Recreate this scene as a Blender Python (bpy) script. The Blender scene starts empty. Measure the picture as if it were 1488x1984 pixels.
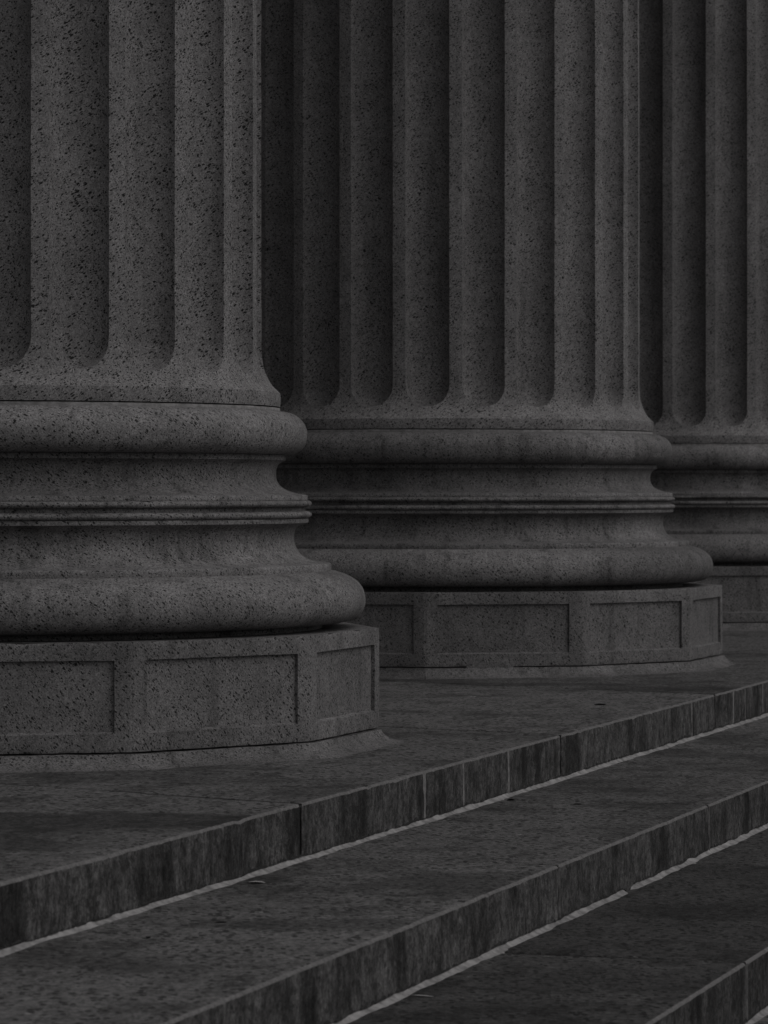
import bpy, math, random
import numpy as np
from mathutils import Vector

# ------------------------------------------------------------------ camera, sky, sun, exposure
scene = bpy.context.scene
COL = scene.collection
AL = 0.2916853                       # angle between the view and the colonnade
CAMZ = 0.9155
cam = bpy.data.objects.new('camera', bpy.data.cameras.new('camera'))
COL.objects.link(cam)
cam.location = (0, 0, CAMZ)
cam.rotation_euler = (math.radians(90), 0, AL - math.radians(90))
cd = cam.data
cd.sensor_fit = 'HORIZONTAL'; cd.sensor_width = 24.0
cd.lens = 7188.1 / 1488 * 24.0
cd.shift_y = -46.4 / 1488
cd.clip_start = 0.1; cd.clip_end = 2000
cd.dof.use_dof = True; cd.dof.focus_distance = 13.0
cd.dof.aperture_fstop = cd.lens / 1000 / 0.012
scene.camera = cam

SUN_AZ, SUN_EL = math.radians(-92), math.radians(50)      # direction towards the light, from +X
world = bpy.data.worlds.new('World'); scene.world = world
world.use_nodes = True
wn = world.node_tree.nodes; wl = world.node_tree.links
bg = wn['Background']; bg.inputs['Strength'].default_value = 0.082
sky = wn.new('ShaderNodeTexSky'); sky.sky_type = 'NISHITA'; sky.sun_disc = False
sky.sun_elevation = SUN_EL; sky.sun_rotation = math.radians(90) - SUN_AZ
sky.dust_density = 2.5; sky.air_density = 1.5
hs = wn.new('ShaderNodeHueSaturation'); hs.inputs['Saturation'].default_value = 0.05   # grey cloud cover
wl.new(sky.outputs[0], hs.inputs['Color']); wl.new(hs.outputs[0], bg.inputs['Color'])

sun = bpy.data.objects.new('sun', bpy.data.lights.new('sun', 'SUN'))
COL.objects.link(sun)
sun.data.energy = 1.2; sun.data.angle = math.radians(70); sun.data.color = (1.0, 0.965, 0.96)
sd = Vector((math.cos(SUN_EL) * math.cos(SUN_AZ), math.cos(SUN_EL) * math.sin(SUN_AZ), math.sin(SUN_EL)))
sun.rotation_euler = (-sd).to_track_quat('-Z', 'Y').to_euler()
sun.location = (10, -20, 25)

vs = scene.view_settings
vs.view_transform = 'Standard'; vs.look = 'None'; vs.gamma = 1; vs.use_curve_mapping = False
vs.exposure = -1.12

# ------------------------------------------------------------------ helpers
rng = np.random.default_rng(7)
random.seed(7)

def _hash(ix, iy, iz, seed):
    h = (ix * 374761393 + iy * 668265263 + iz * 2147483647 + seed * 974634371) & 0xFFFFFFFF
    h = ((h ^ (h >> 13)) * 1274126177) & 0xFFFFFFFF
    h = ((h ^ (h >> 16)) * 2246822519) & 0xFFFFFFFF
    return ((h ^ (h >> 15)) & 0xFFFFFF) / float(0xFFFFFF)

def noise(P, freq, seed=0):
    """value noise in -1..1; freq a number or a triple"""
    Q = np.asarray(P, float) * np.asarray(freq, float) + 1000.0
    I = np.floor(Q).astype(np.int64); F = Q - I
    F = F * F * (3 - 2 * F)
    out = 0
    for dx in (0, 1):
        wx = F[:, 0] if dx else 1 - F[:, 0]
        for dy in (0, 1):
            wy = F[:, 1] if dy else 1 - F[:, 1]
            for dz in (0, 1):
                wz = F[:, 2] if dz else 1 - F[:, 2]
                out = out + wx * wy * wz * _hash(I[:, 0] + dx, I[:, 1] + dy, I[:, 2] + dz, seed)
    return out * 2 - 1

def fbm(P, freq, seed=0, oct=3):
    a, s, o = 1.0, 0, 0
    fr = np.asarray(freq, float)
    for k in range(oct):
        o = o + a * noise(P, fr * 2 ** k, seed + k); s += a; a *= .5
    return o / s

class Geo:
    """collects grids of quads into one mesh"""
    def __init__(self): self.v = []; self.f = []; self.mi = []; self.n = 0
    def grid(self, P, close_u=False, flip=False, mat=0):
        nu, nv = P.shape[:2]
        idx = np.arange(nu * nv).reshape(nu, nv) + self.n
        a = idx if not close_u else np.vstack([idx, idx[:1]])
        q = np.stack([a[:-1, :-1], a[1:, :-1], a[1:, 1:], a[:-1, 1:]], -1).reshape(-1, 4)
        if flip: q = q[:, ::-1]
        self.v.append(P.reshape(-1, 3)); self.f.append(q); self.n += nu * nv
        self.mi.append(np.full(len(q), mat))
    def build(self, name, mats, parent=None, smooth=True):
        V = np.concatenate(self.v); F = np.concatenate(self.f).astype(np.int32); MI = np.concatenate(self.mi).astype(np.int32)
        me = bpy.data.meshes.new(name)
        me.vertices.add(len(V)); me.vertices.foreach_set('co', V.astype(np.float32).ravel())
        me.loops.add(F.size); me.loops.foreach_set('vertex_index', F.ravel())
        me.polygons.add(len(F)); me.polygons.foreach_set('loop_start', np.arange(0, F.size, 4, dtype=np.int32))
        mats = mats if isinstance(mats, (list, tuple)) else [mats]
        for m in mats: me.materials.append(m)
        me.polygons.foreach_set('material_index', MI)
        me.polygons.foreach_set('use_smooth', np.full(len(F), smooth, dtype=bool))
        me.update(calc_edges=True); me.validate()
        o = bpy.data.objects.new(name, me); COL.objects.link(o)
        if parent: o.parent = parent
        return o

def empty(name, loc=(0, 0, 0), **props):
    o = bpy.data.objects.new(name, None); COL.objects.link(o); o.location = loc
    for k, v in props.items(): o[k] = v
    return o

# ------------------------------------------------------------------ materials
class NT:
    def __init__(self, name):
        self.m = bpy.data.materials.new(name); self.m.use_nodes = True
        self.t = self.m.node_tree; self.t.nodes.clear()
        self.out = self.t.nodes.new('ShaderNodeOutputMaterial')
        self.b = self.t.nodes.new('ShaderNodeBsdfPrincipled')
        self.t.links.new(self.b.outputs[0], self.out.inputs[0])
    def n(self, kind, **inp):
        nd = self.t.nodes.new(kind)
        for k, v in inp.items():
            k = k.replace('_', ' ') if k.replace('_', ' ') in nd.inputs else k
            self.set(nd.inputs[k], v)
        return nd
    def set(self, sock, v):
        if hasattr(v, 'is_output') or isinstance(v, bpy.types.NodeSocket): self.t.links.new(v, sock)
        else: sock.default_value = v
    def math(self, op, a, b=0.0, c=None, clamp=False):
        nd = self.t.nodes.new('ShaderNodeMath'); nd.operation = op; nd.use_clamp = clamp
        self.set(nd.inputs[0], a); self.set(nd.inputs[1], b)
        if c is not None: self.set(nd.inputs[2], c)
        return nd.outputs[0]
    def vmath(self, op, a, b):
        nd = self.t.nodes.new('ShaderNodeVectorMath'); nd.operation = op
        self.set(nd.inputs[0], a); self.set(nd.inputs[1], b)
        return nd.outputs['Value'] if op == 'DOT_PRODUCT' else nd.outputs[0]
    def ramp(self, v, lo, hi, a=0.0, b=1.0):
        nd = self.t.nodes.new('ShaderNodeMapRange'); nd.interpolation_type = 'SMOOTHSTEP'
        self.set(nd.inputs[0], v); self.set(nd.inputs[1], lo); self.set(nd.inputs[2], hi); self.set(nd.inputs[3], a); self.set(nd.inputs[4], b)
        return nd.outputs[0]
    def noise(self, vec, scale, detail=3.0, rough=.55):
        nd = self.t.nodes.new('ShaderNodeTexNoise')
        self.set(nd.inputs['Vector'], vec); nd.inputs['Scale'].default_value = scale
        nd.inputs['Detail'].default_value = detail; nd.inputs['Roughness'].default_value = rough
        return nd.outputs['Fac']
    def scale(self, vec, s):
        return self.vmath('MULTIPLY', vec, s)
    def coords(self):
        tc = self.t.nodes.new('ShaderNodeTexCoord'); oi = self.t.nodes.new('ShaderNodeObjectInfo')
        r = self.math('MULTIPLY', oi.outputs['Random'], 37.0)
        cb = self.n('ShaderNodeCombineXYZ', X=r, Y=r, Z=r)
        return self.vmath('ADD', tc.outputs['Object'], cb.outputs[0]), tc.outputs['Object'], oi.outputs['Random']

def flecks(T, P, axis, long_, short, dens, size):
    """dark mineral flecks: elongated voronoi cells along a foliation direction"""
    a = Vector(axis).normalized(); b = a.orthogonal().normalized(); c = a.cross(b)
    w = T.t.nodes.new('ShaderNodeTexNoise'); T.set(w.inputs['Vector'], P); w.inputs['Scale'].default_value = 95; w.inputs['Detail'].default_value = 3
    wv = T.vmath('MULTIPLY', T.vmath('SUBTRACT', w.outputs['Color'], (.5, .5, .5)), (.009, .009, .009))
    Q = T.vmath('ADD', P, wv)
    cx = T.n('ShaderNodeCombineXYZ', X=T.math('MULTIPLY', T.vmath('DOT_PRODUCT', Q, tuple(a)), 1 / long_),
             Y=T.math('MULTIPLY', T.vmath('DOT_PRODUCT', Q, tuple(b)), 1 / short),
             Z=T.math('MULTIPLY', T.vmath('DOT_PRODUCT', Q, tuple(c)), 1 / short))
    v = T.t.nodes.new('ShaderNodeTexVoronoi'); T.set(v.inputs['Vector'], cx.outputs[0]); v.inputs['Scale'].default_value = 1.0
    sep = T.n('ShaderNodeSeparateColor', Color=v.outputs['Color'])
    thr = T.math('MULTIPLY', T.math('SUBTRACT', sep.outputs[0], 1 - dens, clamp=False), size / dens)
    thr = T.math('MULTIPLY', thr, T.ramp(T.noise(P, 11, 3, .6), .3, .7, .84, 1.12))
    edge = T.math('SUBTRACT', thr, v.outputs['Distance'])
    return T.ramp(edge, -.05, .07)

TINT = (1.0, .972, .978)
RIGHT = Vector((math.sin(AL), -math.cos(AL), 0)); UP = Vector((0, 0, 1))
def granite(name, tilt, base=.34, fleck=.05, stain=.35, dens=.82, size=.51):
    T = NT(name); P, O, R = T.coords()
    ax = RIGHT * math.cos(tilt) + UP * math.sin(tilt) + Vector((math.cos(AL), math.sin(AL), 0)) * .35
    f1 = flecks(T, P, ax, .0172, .0064, dens, size)
    f2 = flecks(T, T.vmath('ADD', P, (3.3, 1.7, 9.1)), ax, .0095, .0042, .7, .46)
    grain = T.noise(P, 190, 3, .7)
    mott = T.noise(P, 9, 4, .6)
    big = T.noise(P, 1.3, 4, .6)
    lum = T.math('MULTIPLY', T.math('MULTIPLY', T.ramp(grain, .27, .73, .55, 1.45), T.ramp(T.noise(P, 62, 3, .6), .28, .72, .84, 1.16)), T.ramp(mott, .25, .75, .86, 1.12))
    lum = T.math('MULTIPLY', lum, T.ramp(big, .3, .7, 1 - stain * .5, 1.0 + stain * .25))
    # vertical weather streaks
    st = T.noise(T.scale(P, (5.0, 5.0, .45)), 2.4, 5, .62)
    lum = T.math('MULTIPLY', lum, T.ramp(st, .50, .74, 1.0, 1.0 - stain * .8))
    lum = T.math('MULTIPLY', lum, base)
    dk = T.math('MAXIMUM', f1, T.math('MULTIPLY', f2, .9))
    mx = T.n('ShaderNodeMix'); mx.data_type = 'FLOAT'
    T.set(mx.inputs[0], dk); T.set(mx.inputs[2], lum); mx.inputs[3].default_value = fleck
    v = mx.outputs[0]
    c = T.n('ShaderNodeCombineColor', Red=T.math('MULTIPLY', v, TINT[0]), Green=T.math('MULTIPLY', v, TINT[1]), Blue=T.math('MULTIPLY', v, TINT[2]))
    T.set(T.b.inputs['Base Color'], c.outputs[0])
    T.b.inputs['Roughness'].default_value = .82; T.b.inputs['Specular IOR Level'].default_value = .25
    h = T.math('ADD', T.math('MULTIPLY', T.noise(P, 110, 4, .7), 1.0), T.math('MULTIPLY', dk, -.45))
    bp = T.n('ShaderNodeBump', Strength=.55, Distance=.004, Height=h)
    T.set(T.b.inputs['Normal'], bp.outputs[0])
    return T.m

def on_plane(px, py, z):
    d = 7188.1 * (CAMZ - z) / (py - 945.57); lat = (px - 744) / 7188.1 * d
    return d * math.cos(AL) + lat * math.sin(AL), d * math.sin(AL) - lat * math.cos(AL)
STAINS = [on_plane(150, 1590, 0) + (.60, .34, .45), on_plane(1000, 1326, 0) + (.75, .16, .6), on_plane(1240, 1560, -.165) + (.22, .18, .6),
          on_plane(640, 1790, -.165) + (.45, .16, .65), on_plane(1180, 1900, -.331) + (.5, .3, .75)]
def step_granite(name, base, riser):
    T = NT(name); P, O, R = T.coords()
    f1 = flecks(T, P, (1, .4, .2), .034, .018, .8, .56)
    grain = T.noise(P, 150, 4, .75)
    mott = T.noise(P, 14, 4, .65)
    tone = T.ramp(R, 0, 1, .88, 1.10)
    lum = T.math('MULTIPLY', T.ramp(grain, .25, .75, .5, 1.46), T.ramp(mott, .25, .75, .8, 1.16))
    lum = T.math('MULTIPLY', lum, tone)
    if riser:
        s1 = T.noise(T.scale(P, (1, 1, .5)), 17, 6, .68)
        s2 = T.noise(T.scale(P, (1, 1, .3)), 4.6, 4, .6)
        s3 = T.noise(T.scale(P, (1, 1, .7)), 62, 4, .7)
        lum = T.math('MULTIPLY', lum, T.ramp(s1, .37, .66, 1.35, .5))
        lum = T.math('MULTIPLY', lum, T.ramp(s2, .50, .66, 1.12, .36))
        lum = T.math('MULTIPLY', lum, T.ramp(s3, .3, .70, 1.5, .5))
    else:
        lum = T.math('MULTIPLY', lum, T.ramp(T.noise(P, 52, 3, .6), .3, .7, .6, 1.42))
        s1 = T.noise(P, 1.15, 5, .62)
        s2 = T.noise(T.scale(P, (1, 1.6, 1)), 4.2, 5, .65)
        lum = T.math('MULTIPLY', lum, T.ramp(s1, .46, .64, 1.1, .58))
        lum = T.math('MULTIPLY', lum, T.ramp(s2, .50, .66, 1.06, .66))
        pale = T.ramp(T.noise(P, 24, 3, .5), .69, .74, 1.0, 2.0)
        lum = T.math('MULTIPLY', lum, pale)
        # old water stains, each with a ragged outline of its own
        for cx, cy, rl, rd, amt in STAINS:
            q = T.vmath('SUBTRACT', O, (cx, cy, 0)); q2 = T.t.nodes.new('ShaderNodeVectorMath'); q2.operation = 'ADD'
            a1 = T.math('MULTIPLY', T.vmath('DOT_PRODUCT', q, tuple(RIGHT)), 1 / rl); a2 = T.math('MULTIPLY', T.vmath('DOT_PRODUCT', q, (math.cos(AL), math.sin(AL), 0)), 1 / rd)
            d = T.math('ADD', T.math('MULTIPLY', a1, a1), T.math('MULTIPLY', a2, a2))
            d = T.math('ADD', d, T.math('MULTIPLY', T.math('SUBTRACT', T.noise(O, 5.5, 5, .65), .5), 2.6))
            lum = T.math('MULTIPLY', lum, T.ramp(d, .35, 1.0, amt, 1.0))
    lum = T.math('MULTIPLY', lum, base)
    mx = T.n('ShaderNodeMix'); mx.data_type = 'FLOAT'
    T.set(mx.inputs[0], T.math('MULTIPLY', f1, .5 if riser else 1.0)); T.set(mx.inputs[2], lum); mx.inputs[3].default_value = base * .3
    v = mx.outputs[0]
    c = T.n('ShaderNodeCombineColor', Red=v, Green=T.math('MULTIPLY', v, .98), Blue=T.math('MULTIPLY', v, .98))
    T.set(T.b.inputs['Base Color'], c.outputs[0])
    T.b.inputs['Roughness'].default_value = .85; T.b.inputs['Specular IOR Level'].default_value = .2
    h = T.math('ADD', T.noise(P, 80, 5, .75), T.math('MULTIPLY', f1, -.3))
    bp = T.n('ShaderNodeBump', Strength=.7, Distance=.006, Height=h)
    T.set(T.b.inputs['Normal'], bp.outputs[0])
    return T.m

def plain(name, base, rough=.8, var=.25, scale=30, bump=.3):
    T = NT(name); P, O, R = T.coords()
    n = T.noise(P, scale, 4, .6)
    v = T.math('MULTIPLY', T.ramp(n, .25, .75, 1 - var, 1 + var), base)
    c = T.n('ShaderNodeCombineColor', Red=v, Green=T.math('MULTIPLY', v, .975), Blue=T.math('MULTIPLY', v, .975))
    T.set(T.b.inputs['Base Color'], c.outputs[0]); T.b.inputs['Roughness'].default_value = rough
    T.b.inputs['Specular IOR Level'].default_value = .3
    bp = T.n('ShaderNodeBump', Strength=bump, Distance=.003, Height=T.noise(P, scale * 4, 3, .6))
    T.set(T.b.inputs['Normal'], bp.outputs[0])
    return T.m

M_shaft = granite('flecked_granite_shaft', math.radians(33), .24, .018, .28)
M_base = granite('flecked_granite_base', math.radians(-42), .215, .02, .6, .78, .475)
M_plinth = granite('flecked_granite_plinth', math.radians(-50), .205, .02, .45, .78, .47)
M_skirt = granite('flecked_granite_skirt', math.radians(-30), .175, .025, .5, .8, .46)
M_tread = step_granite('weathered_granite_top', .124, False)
M_tread_dark = step_granite('dark_granite_top', .066, False)  # darker tone for the top of the third step
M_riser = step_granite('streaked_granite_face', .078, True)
M_riser_dark = step_granite('dark_granite_face', .052, True)  # darker tone for the face of the third step
M_arris = plain('pale_granite_edge', .17, .85, .35, 90, .6)  # nose strip, paler than tops and faces
M_seal = plain('grey_sealant', .29, .65, .45, 26, .4)
M_mortar = plain('pale_mortar', .23, .9, .3, 60, .5)
M_seam = plain('dirty_mortar', .12, .9, .35, 60, .5)
M_bed = plain('mortar_bed', .26, .9, .35, 40, .5)
M_grime = plain('packed_grime', .03, .95, .5, 90, .8)
M_leaf = plain('dry_leaf', .035, .8, .4, 60, .4)
M_scrap = plain('paper_scrap', .45, .7, .15, 50, .2)
M_wall = plain('unseen_portico_stone', .34, .85, .2, 3, .3)
M_road = plain('street_paving', .06, .9, .25, 2, .4)

# ------------------------------------------------------------------ setting: street, unseen portico, floor, steps
E1, T1, T2, RISE = 3.3268, .7474, .6861, .16542
EDGES = [E1, E1 - T1, E1 - T1 - T2, E1 - T1 - T2 - .70, E1 - T1 - T2 - 1.40, E1 - T1 - T2 - 2.10]

def box_geo(lo, hi):
    g = Geo(); (x0, y0, z0), (x1, y1, z1) = lo, hi
    def q(a, b, c, d): g.grid(np.array([[a, d], [b, c]], float))
    q((x0,y0,z0),(x0,y1,z0),(x1,y1,z0),(x1,y0,z0)); q((x0,y0,z1),(x1,y0,z1),(x1,y1,z1),(x0,y1,z1))
    q((x0,y0,z0),(x1,y0,z0),(x1,y0,z1),(x0,y0,z1)); q((x1,y1,z0),(x0,y1,z0),(x0,y1,z1),(x1,y1,z1))
    q((x0,y1,z0),(x0,y0,z0),(x0,y0,z1),(x0,y1,z1)); q((x1,y0,z0),(x1,y1,z0),(x1,y1,z1),(x1,y0,z1))
    return g

def structure(o, label, cat):
    o['kind'] = 'structure'; o['label'] = label; o['category'] = cat
    return o

g = Geo(); L = 900.0
g.grid(np.array([[(-L, -L, 0), (-L, L, 0)], [(L, -L, 0), (L, L, 0)]], float))
ground = g.build('ground', M_road); ground.location.z = -6 * RISE
ground['kind'] = 'structure'
wall = box_geo((11.5, 10.6, 0.0), (70, 11.4, 11.0)).build('unseen_portico_wall', M_wall, None, False); wall['kind'] = 'structure'  # unseen wall, added to darken the columns' inner side
ceil = box_geo((10.4, 3.9, 10.9), (70, 10.597, 13.0)).build('unseen_portico_ceiling', M_wall, None, False); ceil['kind'] = 'structure'  # unseen soffit, added to keep sky light off the flutes

def stone_block(name, x0, x1, front, back, ztop, h, parent, seed, skew=0.0, fine=.012, mats=None):
    """one granite step stone: rough arris, worn nose, slightly uneven face; ends cut at a skew"""
    n = max(4, int((x1 - x0) / fine))
    xs = np.linspace(x0, x1, n + 1)
    # cross-section, from the foot of the face up over the nose to the back
    R = .0075
    face_z = np.linspace(ztop - h, ztop - R, 13)
    a = np.linspace(0, math.pi / 2, 5)[1:-1]
    nose = [(front + R * (1 - math.cos(t)), ztop - R + R * math.sin(t)) for t in a]
    top_y = np.concatenate([front + R + np.array([0, .006, .014, .03, .06, .1, .16]), np.linspace(front + .25, back, 10)])
    face = [(front, z) for z in face_z]; top = [(y, ztop) for y in top_y]
    def sweep(sec):
        s = np.array(sec); P = np.empty((len(xs), len(s), 3))
        P[..., 0] = xs[:, None] + skew * (s[None, :, 0] - front)
        P[..., 1] = s[None, :, 0]; P[..., 2] = s[None, :, 1]
        return P
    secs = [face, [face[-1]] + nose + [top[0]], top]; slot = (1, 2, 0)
    g = Geo()
    for k, sec in enumerate(secs):
        P = sweep(sec); sh = P.shape; V = P.reshape(-1, 3)
        d_front = V[:, 1] - front; d_top = ztop - V[:, 2]
        nearnose = np.exp(-(np.maximum(d_front, 0) / .012)) * np.exp(-(d_top / .014))
        chip = .6 * np.clip(fbm(V, (26, 1, 1), seed, 3) - .12, 0, 1) * .022 + np.clip(fbm(V, (7, 1, 1), seed + 9, 2) - .3, 0, 1) * .02 + (noise(V, (75, 8, 8), seed + 4) * .5 + .5) * .0035
        V2 = V.copy()
        V2[:, 2] -= nearnose * chip
        V2[:, 1] += nearnose * chip * .8
        V2[:, 1] += np.where(d_top > .003, 1, 0) * np.exp(-np.maximum(d_front, 0) / .02) * fbm(V, (12, 12, 18), seed + 20, 3) * .0022
        V2[:, 2] += fbm(V, (5, 5, 1), seed + 30, 3) * .0018 * np.clip(d_front / .05, 0, 1)
        # ends: rounded arris
        de = np.minimum(np.abs(V[:, 0] - skew * d_front - x0), np.abs(V[:, 0] - skew * d_front - x1))
        er = np.exp(-(de / .006)) * .004
        V2[:, 1] += er * (d_front < .01); V2[:, 2] -= er * (d_top < .01)
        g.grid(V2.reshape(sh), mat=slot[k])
    # ends, back and underside
    for xe, fl in ((x0, True), (x1, False)):
        ys = np.array([front + .003, back]); zs = np.array([ztop - h, ztop - .002])
        P = np.array([[(xe + skew * (y - front), y, z) for z in zs] for y in ys])
        g.grid(P, flip=fl, mat=1)
    b0 = np.array([[(x0 + skew * (back - front), back, z) for z in (ztop - h, ztop)], [(x1 + skew * (back - front), back, z) for z in (ztop - h, ztop)]])
    g.grid(b0, flip=True, mat=1)
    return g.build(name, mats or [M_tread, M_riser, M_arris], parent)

GAP = .0065
porch = empty('porch_floor', kind='structure')
PJ = [4.2, 7.15, 10.251, 13.371, 16.2, 19.2, 22.2, 25.2, 28.2]
SK = .38
for i in range(len(PJ) - 1):
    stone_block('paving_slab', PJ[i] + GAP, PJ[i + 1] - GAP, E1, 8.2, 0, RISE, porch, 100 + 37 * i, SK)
box_geo((5.0, 8.206, -RISE), (70, 10.597, -.001)).build('floor_slab', M_tread, porch, False)
box_geo((29.4, E1, -RISE), (70, 8.2, -.002)).build('floor_slab', M_tread, porch, False)
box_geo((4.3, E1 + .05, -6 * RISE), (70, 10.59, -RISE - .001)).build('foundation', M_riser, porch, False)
# pale mineral drips / mortar seams on the face of the top course
def seam(x, w, ztop, front, h, parent, seed, mat=None):
    zs = np.linspace(ztop - h + .004, ztop - .006, 26); us = np.linspace(-1, 1, 5)
    P = np.empty((5, 26, 3)); Z = np.tile(zs, (5, 1))
    ww = w * (.75 + .45 * noise(np.stack([zs * 0 + seed, zs * 0, zs], 1), 24, seed))
    cx = x + .003 * noise(np.stack([zs * 0 + seed, zs * 0, zs], 1), 15, seed + 3)
    P[..., 0] = cx[None] + us[:, None] * ww[None] * .5
    P[..., 1] = front + .002 - .0045 * (1 - us[:, None] ** 2)
    P[..., 2] = Z
    g = Geo(); g.grid(P); return g.build('mortar_seam', mat or M_mortar, parent)
for k, (x, w) in enumerate([(11.539, .044), (12.008, .026), (12.60, .032), (15.69, .018), (16.60, .030), (16.87, .018), (17.3, .022)]):
    seam(x, w, 0, E1, RISE, porch, 5 + k)

stairs = empty('stone_steps', kind='structure')
SJ = [[3.2, 6.6, 10.342, 12.452, 15.1, 17.9, 20.7, 23.5, 26.3],
      [2.5, 4.9, 7.2, 9.627, 12.1, 14.9, 17.6, 20.2, 23.0]]
for s in range(2):
    zt = -RISE * (s + 1); J = SJ[s]
    for i in range(len(J) - 1):
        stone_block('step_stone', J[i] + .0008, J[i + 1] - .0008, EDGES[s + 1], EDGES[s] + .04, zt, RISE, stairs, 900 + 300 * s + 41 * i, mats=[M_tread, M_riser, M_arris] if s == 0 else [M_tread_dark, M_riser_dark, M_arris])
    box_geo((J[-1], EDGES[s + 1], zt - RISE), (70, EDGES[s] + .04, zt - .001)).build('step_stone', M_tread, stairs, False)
for s in range(2, 5):
    zt = -RISE * (s + 1)
    for x in np.arange(-6, 40, 2.6):
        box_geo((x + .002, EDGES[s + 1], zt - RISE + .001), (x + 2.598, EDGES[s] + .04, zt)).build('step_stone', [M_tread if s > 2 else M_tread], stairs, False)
seam(10.345, .018, -RISE, EDGES[1], RISE, stairs, 40, M_seam); seam(12.453, .018, -RISE, EDGES[1], RISE, stairs, 41, M_seam)
seam(9.628, .045, -2 * RISE, EDGES[2], RISE, stairs, 42, M_seam)

def bead(x0, x1, yface, z, seed, parent):
    """grey sealant bead in the angle between a tread and the riser above"""
    n = int((x1 - x0) / .008); xs = np.linspace(x0, x1, n + 1)
    B = np.stack([xs, xs * 0, xs * 0 + seed], 1)
    taper = np.clip(np.minimum(xs - x0, x1 - xs) / .05, 0, 1) ** .5
    hh = (.0145 + .006 * fbm(B, (9, 1, 1), seed, 3)) * taper + .001
    dd = (.022 + .009 * fbm(B, (7, 1, 1), seed + 5, 3) + .010 * np.clip(fbm(B, (22, 1, 1), seed + 8, 2) - .35, 0, 1)) * taper + .001
    t = np.linspace(0, 1, 7)
    P = np.empty((n + 1, 7, 3)); P[..., 0] = xs[:, None]
    sag = 1 - .25 * np.sin(np.pi * t)
    P[..., 1] = yface - dd[:, None] * (1 - t)[None] * sag[None] + .004 * t
    P[..., 2] = z - .002 + hh[:, None] * t[None] * sag[None] + .002 * noise(np.repeat(B, 7, 0) + np.tile(t, n + 1)[:, None] * .3, 35, seed).reshape(n + 1, 7) * .22
    g = Geo(); g.grid(P)
    # packed grime along the upper lip of the bead
    gh = np.clip(.002 + .007 * fbm(B, (16, 1, 1), seed + 40, 3) + .006 * noise(B, (70, 1, 1), seed + 41), 0, None)
    Q = np.empty((n + 1, 4, 3)); Q[..., 0] = xs[:, None]
    for j, v in enumerate((0, .4, .8, 1.0)):
        Q[:, j, 1] = yface - .0045 * (1 - v ** 2) + .0035 * (gh <= 0) + .001
        Q[:, j, 2] = z + hh - .004 + (gh + .003) * v
    gg = Geo(); gg.grid(Q); gg.build('grime_line', M_grime, parent)
    return g.build('sealant_strip', M_seal, parent)
bead(5.0, 26.0, E1, -RISE, 3, stairs)
bead(4.0, 11.185, EDGES[1], -2 * RISE, 14, stairs); bead(11.225, 24.0, EDGES[1], -2 * RISE, 15, stairs)
bead(3.0, 22.0, EDGES[2], -3 * RISE, 25, stairs)

# ------------------------------------------------------------------ columns
X1, Y1, SP = 12.439, 5.3183, 6.1864
PH_PLINTH = -2.8914282
PH_FLUTE = -2.7939973
FW = .0588152
RS = 1.072

def smooth_curve(pts, sub=4):
    p = np.array(pts, float)
    if len(p) < 3: return np.array([p[0] + (p[-1] - p[0]) * t for t in np.linspace(0, 1, 4)])
    q = np.vstack([2 * p[0] - p[1], p, 2 * p[-1] - p[-2]]); out = []
    for i in range(1, len(q) - 2):
        for t in np.arange(sub) / sub:
            a, b, c, d = q[i - 1], q[i], q[i + 1], q[i + 2]
            out.append(.5 * (2 * b + (c - a) * t + (2 * a - 5 * b + 4 * c - d) * t * t + (3 * b - a - 3 * c + d) * t ** 3))
    out.append(q[-2]); return np.array(out)

def roughen(P, seed, amp=.0012, chips=0.0):
    sh = P.shape; V = P.reshape(-1, 3)
    r = np.hypot(V[:, 0], V[:, 1]); n = V.copy(); n[:, 2] = 0; n /= np.maximum(r, 1e-6)[:, None]
    d = fbm(V, 28, seed, 3) * amp + fbm(V, 3, seed + 50, 2) * amp
    if chips: d -= np.clip(fbm(V, (9, 9, 22), seed + 70, 3) - .27, 0, 1) * chips
    return (V + n * d[:, None]).reshape(sh)

def lathe(name, strips, mat, parent, seed, segs=300, chips=0.0, amp=.0012):
    g = Geo(); th = np.linspace(0, 2 * math.pi, segs, endpoint=False)
    for s in strips:
        P = np.empty((segs, len(s), 3))
        P[..., 0] = s[None, :, 0] * np.cos(th)[:, None]; P[..., 1] = s[None, :, 0] * np.sin(th)[:, None]; P[..., 2] = s[None, :, 1]
        g.grid(roughen(P, seed, amp, chips), close_u=True, flip=True)
    return g.build(name, mat, parent)

K = 1.007
def pr(*pts): return [(r * K, z) for r, z in pts]
FLARE = np.array([(1.140, 1.258), (1.128, 1.270), (1.108, 1.291), (1.091, 1.322), (1.080, 1.352), (1.0745, 1.385), (RS, 1.42), (RS, 3.0), (RS - .012, 5.0), (RS - .05, 7.5), (RS - .11, 9.6)])
def R_out(z): return np.interp(z, FLARE[:, 1], FLARE[:, 0])
_zz = np.linspace(1.258, 1.42, 40)
_fl = smooth_curve(FLARE[:7], 6)
def R_out(z):
    return np.where(z < 1.42, np.interp(z, _fl[:, 1], _fl[:, 0]), np.interp(z, FLARE[6:, 1], FLARE[6:, 0]))

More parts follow.
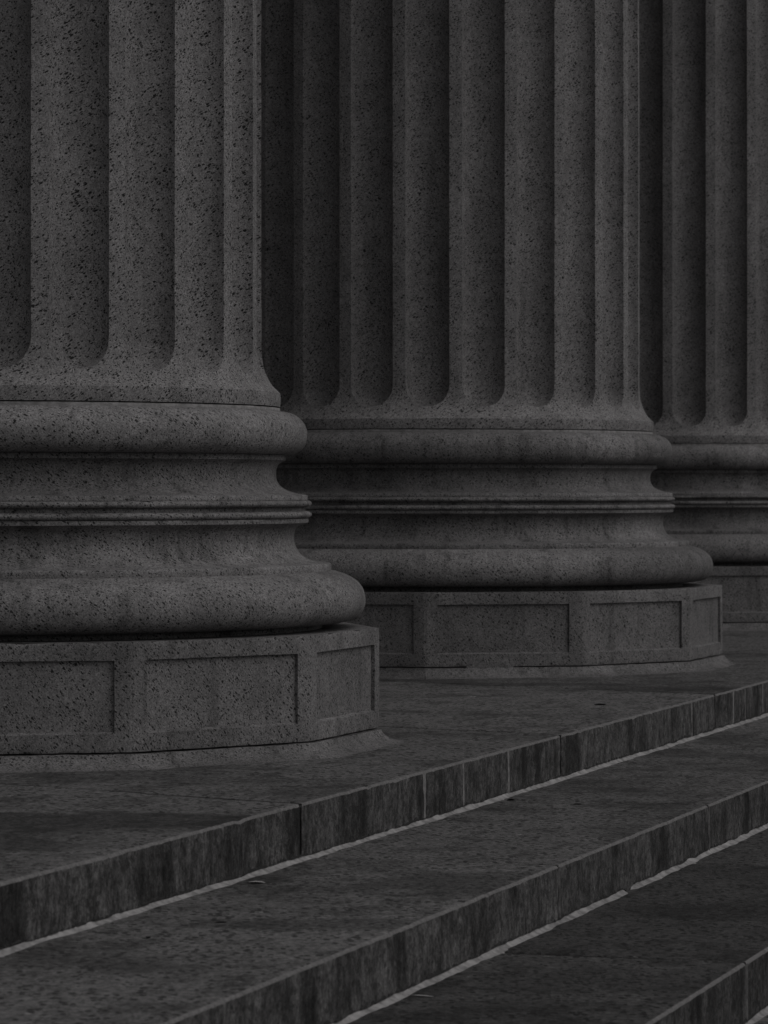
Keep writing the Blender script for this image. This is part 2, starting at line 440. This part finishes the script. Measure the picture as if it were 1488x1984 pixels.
def build_shaft(parent, seed):
    g = Geo()
    step = math.radians(15); half = (step - FW) / 2; aw = RS * half; Z0 = 1.317 + aw; D = .80 * aw
    top = np.concatenate([np.arange(Z0 + .06, 3.62, .012), np.linspace(3.62, 9.6, 12)])
    low_t = np.linspace(0, 1, 16)          # apron rows: from the flute's rim down to the foot
    u = -np.cos(np.linspace(0, math.pi, 17))
    zarc = Z0 - aw * np.sqrt(np.clip(1 - u * u, 0, 1))
    def place(th, r, z): return np.stack([r * np.cos(th), r * np.sin(th), z], -1)
    for k in range(24):
        f0 = PH_FLUTE + k * step
        # fillet
        th = np.linspace(f0, f0 + FW, 4)
        zf = np.concatenate([1.258 + (Z0 - 1.258) * low_t, np.linspace(Z0, Z0 + .06, 8)[1:-1], top])
        TH, Z = np.meshgrid(th, zf, indexing='ij')
        g.grid(rough_shaft(place(TH, R_out(Z), Z), seed))
        # flute: round-bottomed
        thc = f0 + FW + half
        rows = []
        s = np.sin(np.linspace(0, math.pi / 2, 15)) ** 1
        for j in range(15): rows.append(zarc + (Z0 + .06 - zarc) * (1 - np.cos(np.linspace(0, math.pi / 2, 15)[j])))
        Z = np.concatenate([np.array(rows).T, np.tile(top[1:], (17, 1))], 1)
        U = np.tile(u[:, None], (1, Z.shape[1])); TH = thc + U * half
        V = np.clip((Z0 - Z) / aw, 0, 1)
        rho2 = np.clip(U * U + V * V, 0, 1)
        uu = np.maximum(1 - U * U, 1e-6)
        dep = D * np.sqrt(uu) * (np.clip(uu - V * V, 0, 1) / uu) ** .24 * (np.abs(U) < .9999)
        base_r = np.where(Z < 1.42, RS, R_out(Z))
        g.grid(rough_shaft(place(TH, base_r - dep + (R_out(Z) - base_r) * rho2 ** 8, Z), seed))
        # apron below the flute
        Z = zarc[:, None] + (1.258 - zarc)[:, None] * low_t[None]
        TH = np.tile((thc + u * half)[:, None], (1, 16))
        g.grid(rough_shaft(place(TH, R_out(Z), Z), seed), flip=True)
    # foot fillet and its underside
    th = np.linspace(0, 2 * math.pi, 300, endpoint=False)
    for s in ([(1.140, 1.258), (1.1415, 1.245), (1.1415, 1.225), (1.140, 1.2085)], [(1.140, 1.2085), (1.10, 1.2085)]):
        s = np.array(s); P = np.empty((300, len(s), 3))
        P[..., 0] = s[None, :, 0] * np.cos(th)[:, None]; P[..., 1] = s[None, :, 0] * np.sin(th)[:, None]; P[..., 2] = s[None, :, 1]
        g.grid(roughen(P, seed, .0012, .012), close_u=True, flip=True)
    return g.build('shaft', M_shaft, parent)

def rough_shaft(P, seed):
    sh = P.shape; V = P.reshape(-1, 3)
    r = np.hypot(V[:, 0], V[:, 1]); n = V / r[:, None]; n[:, 2] = 0
    t = np.stack([-n[:, 1], n[:, 0], n[:, 2]], -1)
    d = fbm(V, 34, seed, 3) * .0016 + fbm(V, 4, seed + 3, 2) * .0012
    d2 = fbm(V, 46, seed + 11, 3) * .0022 + noise(V, (1.5, 1.5, 1.0), seed + 15) * .0012
    return (V + n * d[:, None] + t * d2[:, None]).reshape(sh)

PZ0, PZ1, PR = .053, .4130, 1.502
def build_plinth(parent, seed, chip_face=None):
    g = Geo(); step = math.radians(30)
    body = None; panels = []
    mg, rec = .060, .014
    W = 2 * PR * math.sin(step / 2); ap = PR * math.cos(step / 2)
    for k in range(12):
        a0 = PH_PLINTH + k * step; an = a0 + step / 2
        nrm = np.array([math.cos(an), math.sin(an), 0]); tan = np.array([-math.sin(an), math.cos(an), 0])
        def pt(u, z, d=0.0):
            return nrm * (ap - d) + tan * (u - W / 2) + np.array([0, 0, z])
        def patch(us, zs, dfun=None, geo=g):
            P = np.array([[pt(u, z, 0 if dfun is None else dfun(u, z)) for z in zs] for u in us])
            sh = P.shape; V = P.reshape(-1, 3)
            dd = fbm(V, 30, seed, 3) * .0018 + fbm(V, 5, seed + 2, 2) * .0015
            ed = np.minimum(V[:, 2] - PZ0, PZ1 - V[:, 2])
            edge_chip = np.exp(-ed / .008) * (np.clip(fbm(V, (16, 16, 16), seed + 5, 3) - .1, 0, 1) * .012 + .0015)
            V = V - nrm * (edge_chip - dd)[:, None]
            V[:, 2] += np.where(V[:, 2] > PZ1 - .004, -edge_chip * .7, 0) + fbm(V, 25, seed + 8, 2) * .0012
            geo.grid(V.reshape(sh))
        def corner(u, z):        # slightly worn vertical arris
            e = min(u, W - u); return .003 * max(0, 1 - e / .012) ** 2
        n = lambda a, b, s=.012: np.linspace(a, b, max(3, int(abs(b - a) / s) + 1))
        eu = np.array([0, .003, .007, .012])
        ul = np.concatenate([eu, n(.02, mg)]); ur = W - ul[::-1]; um = n(mg, W - mg, .015)
        zb = np.concatenate([[PZ0, PZ0 + .003, PZ0 + .008], n(PZ0 + .016, PZ0 + mg)]); zt = np.concatenate([n(PZ1 - mg, PZ1 - .014), [PZ1 - .008, PZ1 - .003, PZ1]])
        zm = n(PZ0 + mg, PZ1 - mg)
        zall = np.concatenate([zb, zm[1:-1], zt])
        patch(ul, zall, corner); patch(ur, zall, corner)
        patch(um, zb, corner); patch(um, zt, corner)
        # reveal round the sunk panel
        ds = np.linspace(0, rec, 4)
        def reveal(us, zs):
            P = np.array([[pt(u, z, d) for d in ds] for u, z in zip(us, zs)]); sh = P.shape; V = P.reshape(-1, 3)
            V = V + nrm * (fbm(V, 30, seed, 3) * .0018 + fbm(V, 5, seed + 2, 2) * .0015)[:, None]; V[:, 2] += fbm(V, 25, seed + 8, 2) * .0012
            return V.reshape(sh)
        rv = reveal(um, um * 0 + PZ0 + mg); rv[..., 2] += np.linspace(0, .007, 4)[None]; g.grid(rv, flip=True); g.grid(reveal(um, um * 0 + PZ1 - mg))
        g.grid(reveal(zm * 0 + mg, zm)); g.grid(reveal(zm * 0 + W - mg, zm), flip=True)
        pg = Geo(); patch(np.concatenate([[mg - .004], um[1:-1], [W - mg + .004]]), np.concatenate([[zm[0] - .004], zm[1:-1], [zm[-1] + .004]]), lambda u, z: rec - .001, pg)
        panels.append(pg)
    # top and bottom
    for z, fl, rr in ((PZ1 - .0015, False, PR - .001), (PZ0 + .001, True, PR - .002)):
        av = PH_PLINTH + np.arange(12) * step; per = []
        for k in range(12):
            p0 = np.array([math.cos(av[k]), math.sin(av[k])]) * rr; p1 = np.array([math.cos(av[k] + step), math.sin(av[k] + step)]) * rr
            for t in np.linspace(0, 1, 40, endpoint=False): per.append(p0 + (p1 - p0) * t)
        per = np.array(per)
        sc = np.array([0.3, .8, .9, .96, .985, 1.0])
        P = np.empty((len(per), len(sc), 3)); P[..., :2] = per[:, None, :] * sc[None, :, None]; P[..., 2] = z
        V = P.reshape(-1, 3); q = V.copy(); edge = (np.arange(len(V)) % len(sc)) >= 4
        q[:, :2] *= (1 - np.where(edge, .0015 + np.clip(fbm(V, 16, seed + 5, 3) - .1, 0, 1) * .010 * np.where(np.arange(len(V)) % len(sc) == 5, 1, .4), 0))[:, None]
        g.grid(q.reshape(P.shape), close_u=True, flip=not fl)
    pl = g.build('plinth', M_plinth, parent)
    for pg in panels: pg.build('panel', M_plinth, pl)
    return pl

def build_skirt(parent, seed):
    """worn cove between the plinth and the floor, following its twelve sides"""
    step = math.radians(30); g = Geo(); t = np.linspace(0, 1, 12)
    off = .006 + .115 * (1 - np.cos(t * math.pi / 2)) ** 1.05
    zz = .056 * (1 - np.sin(t * math.pi / 2)) - .002
    zz[0] = .047
    prof = np.stack([off, zz], 1)
    top = np.array([[-.05, .0475], [-.01, .0475], [.003, .0475]])
    ap = PR * math.cos(step / 2)
    for k in range(12):
        an = PH_PLINTH + k * step + step / 2
        nrm = np.array([math.cos(an), math.sin(an), 0]); tan = np.array([-math.sin(an), math.cos(an), 0])
        for sec in (top, prof):
            us = np.linspace(-1, 1, 60); P = np.empty((60, len(sec), 3))
            for j, (o, z) in enumerate(sec):
                w = (ap + o) * math.tan(step / 2)
                P[:, j] = nrm * (ap + o) + tan * (us * w)[:, None] + np.array([0, 0, z])
            V = P.reshape(-1, 3)
            d = fbm(V, 26, seed, 3) * .006 + fbm(V, 4, seed + 1, 2) * .004
            lowf = np.clip(V[:, 2] / .02, 0, 1)
            V = V + nrm * (d * lowf + (1 - lowf) * fbm(V, 9, seed + 6, 3) * .02)[:, None]
            V[:, 2] += np.where(V[:, 2] > .006, fbm(V, 14, seed + 4, 2) * .0025, 0)
            g.grid(V.reshape(P.shape), flip=(sec is prof))
    return g.build('plinth_skirt', M_skirt, parent)

def build_column(i, label):
    c = empty('stone_column', (X1 + SP * i, Y1, 0), label=label, category='column', kind='thing', group='granite columns of the portico')
    s = 1000 * (i + 1)
    build_shaft(c, s)
    A = np.array
    lathe('mortar_bed', [A([(1.12, 1.2055), (1.136, 1.2045), (1.138, 1.199), (1.137, 1.187)])], M_bed, c, s + 1, amp=.003)
    ut = smooth_curve(pr((1.10, 1.194), (1.130, 1.193), (1.155, 1.190), (1.178, 1.184), (1.200, 1.171), (1.217, 1.153), (1.227, 1.132), (1.230, 1.110), (1.227, 1.085), (1.217, 1.063), (1.200, 1.047), (1.178, 1.038), (1.14, 1.035)))
    lathe('upper_torus', [ut], M_base, c, s + 2, chips=.01)
    sc1 = [A(pr((1.10, 1.0345), (1.151, 1.0345))), A(pr((1.151, 1.0345), (1.152, 1.025), (1.151, 1.016))),
           smooth_curve(pr((1.151, 1.016), (1.132, 1.005), (1.121, .990), (1.117, .971), (1.119, .948), (1.128, .929), (1.147, .913), (1.178, .900), (1.207, .8935), (1.228, .890))),
           A(pr((1.228, .890), (1.232, .888), (1.232, .872)))]
    lathe('upper_scotia', sc1, M_base, c, s + 3, chips=.014)
    def ring(zt, zb, r0, r1):
        zc = (zt + zb) / 2; h = (zt - zb) / 2
        a = np.linspace(math.pi / 2, -math.pi / 2, 11)
        return np.stack([(r0 - .012 + (r1 - r0 + .012) * np.cos(a) ** .8) * K, zc + h * np.sin(a)], 1)
    lathe('astragal', [ring(.872, .8465, 1.232, 1.246), A(pr((1.222, .8465), (1.222, .833)))], M_base, c, s + 4, chips=.03)
    lathe('astragal', [ring(.833, .806, 1.232, 1.246)], M_base, c, s + 5, chips=.02)
    sc2 = [A(pr((1.222, .806), (1.234, .806))), A(pr((1.234, .806), (1.235, .799), (1.234, .791))),
           smooth_curve(pr((1.234, .791), (1.208, .782), (1.190, .770), (1.183, .753), (1.182, .738), (1.183, .722), (1.190, .700), (1.203, .679), (1.226, .661), (1.256, .651), (1.285, .647), (1.308, .645))),
           A(pr((1.308, .645), (1.313, .643), (1.316, .638), (1.317, .628), (1.316, .617)))]
    lathe('lower_scotia', sc2, M_base, c, s + 6, chips=.014)
    lt = smooth_curve(pr((1.27, .619), (1.316, .618), (1.345, .611), (1.375, .600), (1.402, .585), (1.421, .567), (1.434, .544), (1.440, .513), (1.436, .483), (1.422, .459), (1.398, .443), (1.368, .4355), (1.34, .434)))
    lathe('lower_torus', [lt, A(pr((1.34, .434), (1.285, .434), (1.285, .41)))], M_base, c, s + 7, chips=.01)
    build_plinth(c, s + 8)
    build_skirt(c, s + 9)
    cap = [A([(RS - .11, 9.6), (RS - .05, 9.62), (RS - .05, 9.72), (RS - .11, 9.75), (RS - .08, 10.1), (RS + .03, 10.5), (RS + .25, 10.78), (RS + .28, 10.898)])]
    lathe('capital', cap, M_shaft, c, s + 10, segs=96)
    return c

build_column(0, 'largest and sharpest fluted granite column, overlapping the middle column behind it')
mid_col = build_column(1, 'middle fluted granite column standing between the sharp large one and the blurred dim one')
build_column(2, 'dim blurred fluted granite column mostly hidden behind the middle column')

# mortar patch where the foot of the middle column's plinth has chipped
def mortar_patch(col, k, u0, u1):
    step = math.radians(30); an = PH_PLINTH + k * step + step / 2
    nrm = np.array([math.cos(an), math.sin(an), 0]); tan = np.array([-math.sin(an), math.cos(an), 0])
    ap = PR * math.cos(step / 2); W = 2 * PR * math.sin(step / 2)
    us = np.linspace(u0, u1, 50); vs_ = np.linspace(0, 1, 8); P = np.empty((50, 8, 3))
    f = (us - u0) / (u1 - u0)
    top = PZ0 + .001 + .016 * np.sin(np.pi * np.clip(f, 0, 1)) ** .5 * (1 + .5 * noise(np.stack([f, f * 0, f * 0], 1), 9, 3))
    for j, v in enumerate(vs_):
        z = .040 + (top - .040) * v
        P[:, j] = nrm * (ap + .006 - .003 * v ** 3) + tan * ((us - .5) * W)[:, None] + np.stack([f * 0, f * 0, z], 1)
    V = P.reshape(-1, 3) + nrm * (fbm(P.reshape(-1, 3), 40, 5, 3) * .002)[:, None]
    g = Geo(); g.grid(V.reshape(P.shape)); g.build('mortar_patch', M_skirt, col)
mortar_patch(mid_col, 0, .26, .56)

# ------------------------------------------------------------------ small litter on the stone
def leaf(x, y, z, ln, wd, rot, mat, name, label, cat, curl=.3, seed=0):
    n = 13; t = np.linspace(0, 1, n); w = np.linspace(-1, 1, 5)
    half = wd / 2 * np.sin(np.pi * np.clip(t, .04, .97)) ** .7 * (1 + .35 * noise(np.stack([t, t * 0, t * 0 + seed], 1), 9, seed))
    g = Geo()
    for lift, fl in ((.0022, False), (.0006, True)):
        P = np.empty((n, 5, 3))
        P[..., 0] = (t[:, None] - .5) * ln; P[..., 1] = w[None] * half[:, None]
        P[..., 2] = lift + curl * wd * (w[None] ** 2) * np.sin(np.pi * t)[:, None] + .25 * curl * ln * (t[:, None] - .5) ** 2
        g.grid(P, flip=fl)
    o = g.build(name, mat); o.location = (x, y, z); o.rotation_euler.z = rot
    o['label'] = label; o['category'] = cat
    return o
def on_plane(px, py, z):
    d = 7188.1 * (CAMZ - z) / (py - 945.57); lat = (px - 744) / 7188.1 * d
    return d * math.cos(AL) + lat * math.sin(AL), d * math.sin(AL) - lat * math.cos(AL)
RR = AL - math.pi / 2
def litter(px, py, z, *a): leaf(*on_plane(px, py, z), z, *a)
litter(1163, 1366, 0, .055, .030, RR + .3, M_leaf, 'dry_leaf', 'dark dry leaf lying on the top landing before the middle column', 'leaf', .14, 1)
litter(497, 1711, -RISE, .050, .022, RR - .3, M_scrap, 'paper_scrap', 'pale curled scrap lying against the sealant under the top step', 'scrap', .12, 2)
litter(428, 1788, -RISE, .034, .008, RR + .1, M_leaf, 'twig', 'thin dark twig lying alone on the second step', 'twig', .2, 3)
litter(287, 1818, -RISE, .016, .012, RR + .8, M_leaf, 'dry_leaf', 'tiny dark leaf crumb beside the thin twig on the second step', 'leaf', .25, 4)
litter(990, 1551, -RISE, .030, .022, RR, M_leaf, 'dry_leaf', 'small dark leaf beside the sealant below a pale mortar seam', 'leaf', .2, 5)
litter(1119, 1559, -RISE, .036, .014, RR - .2, M_leaf, 'dry_leaf', 'narrow dark leaf out in the middle of the second step', 'leaf', .15, 6)
litter(819, 1931, -2 * RISE, .060, .010, RR - .5, M_scrap, 'paper_scrap', 'thin pale sliver beside the sealant on the third step', 'scrap', .1, 7)
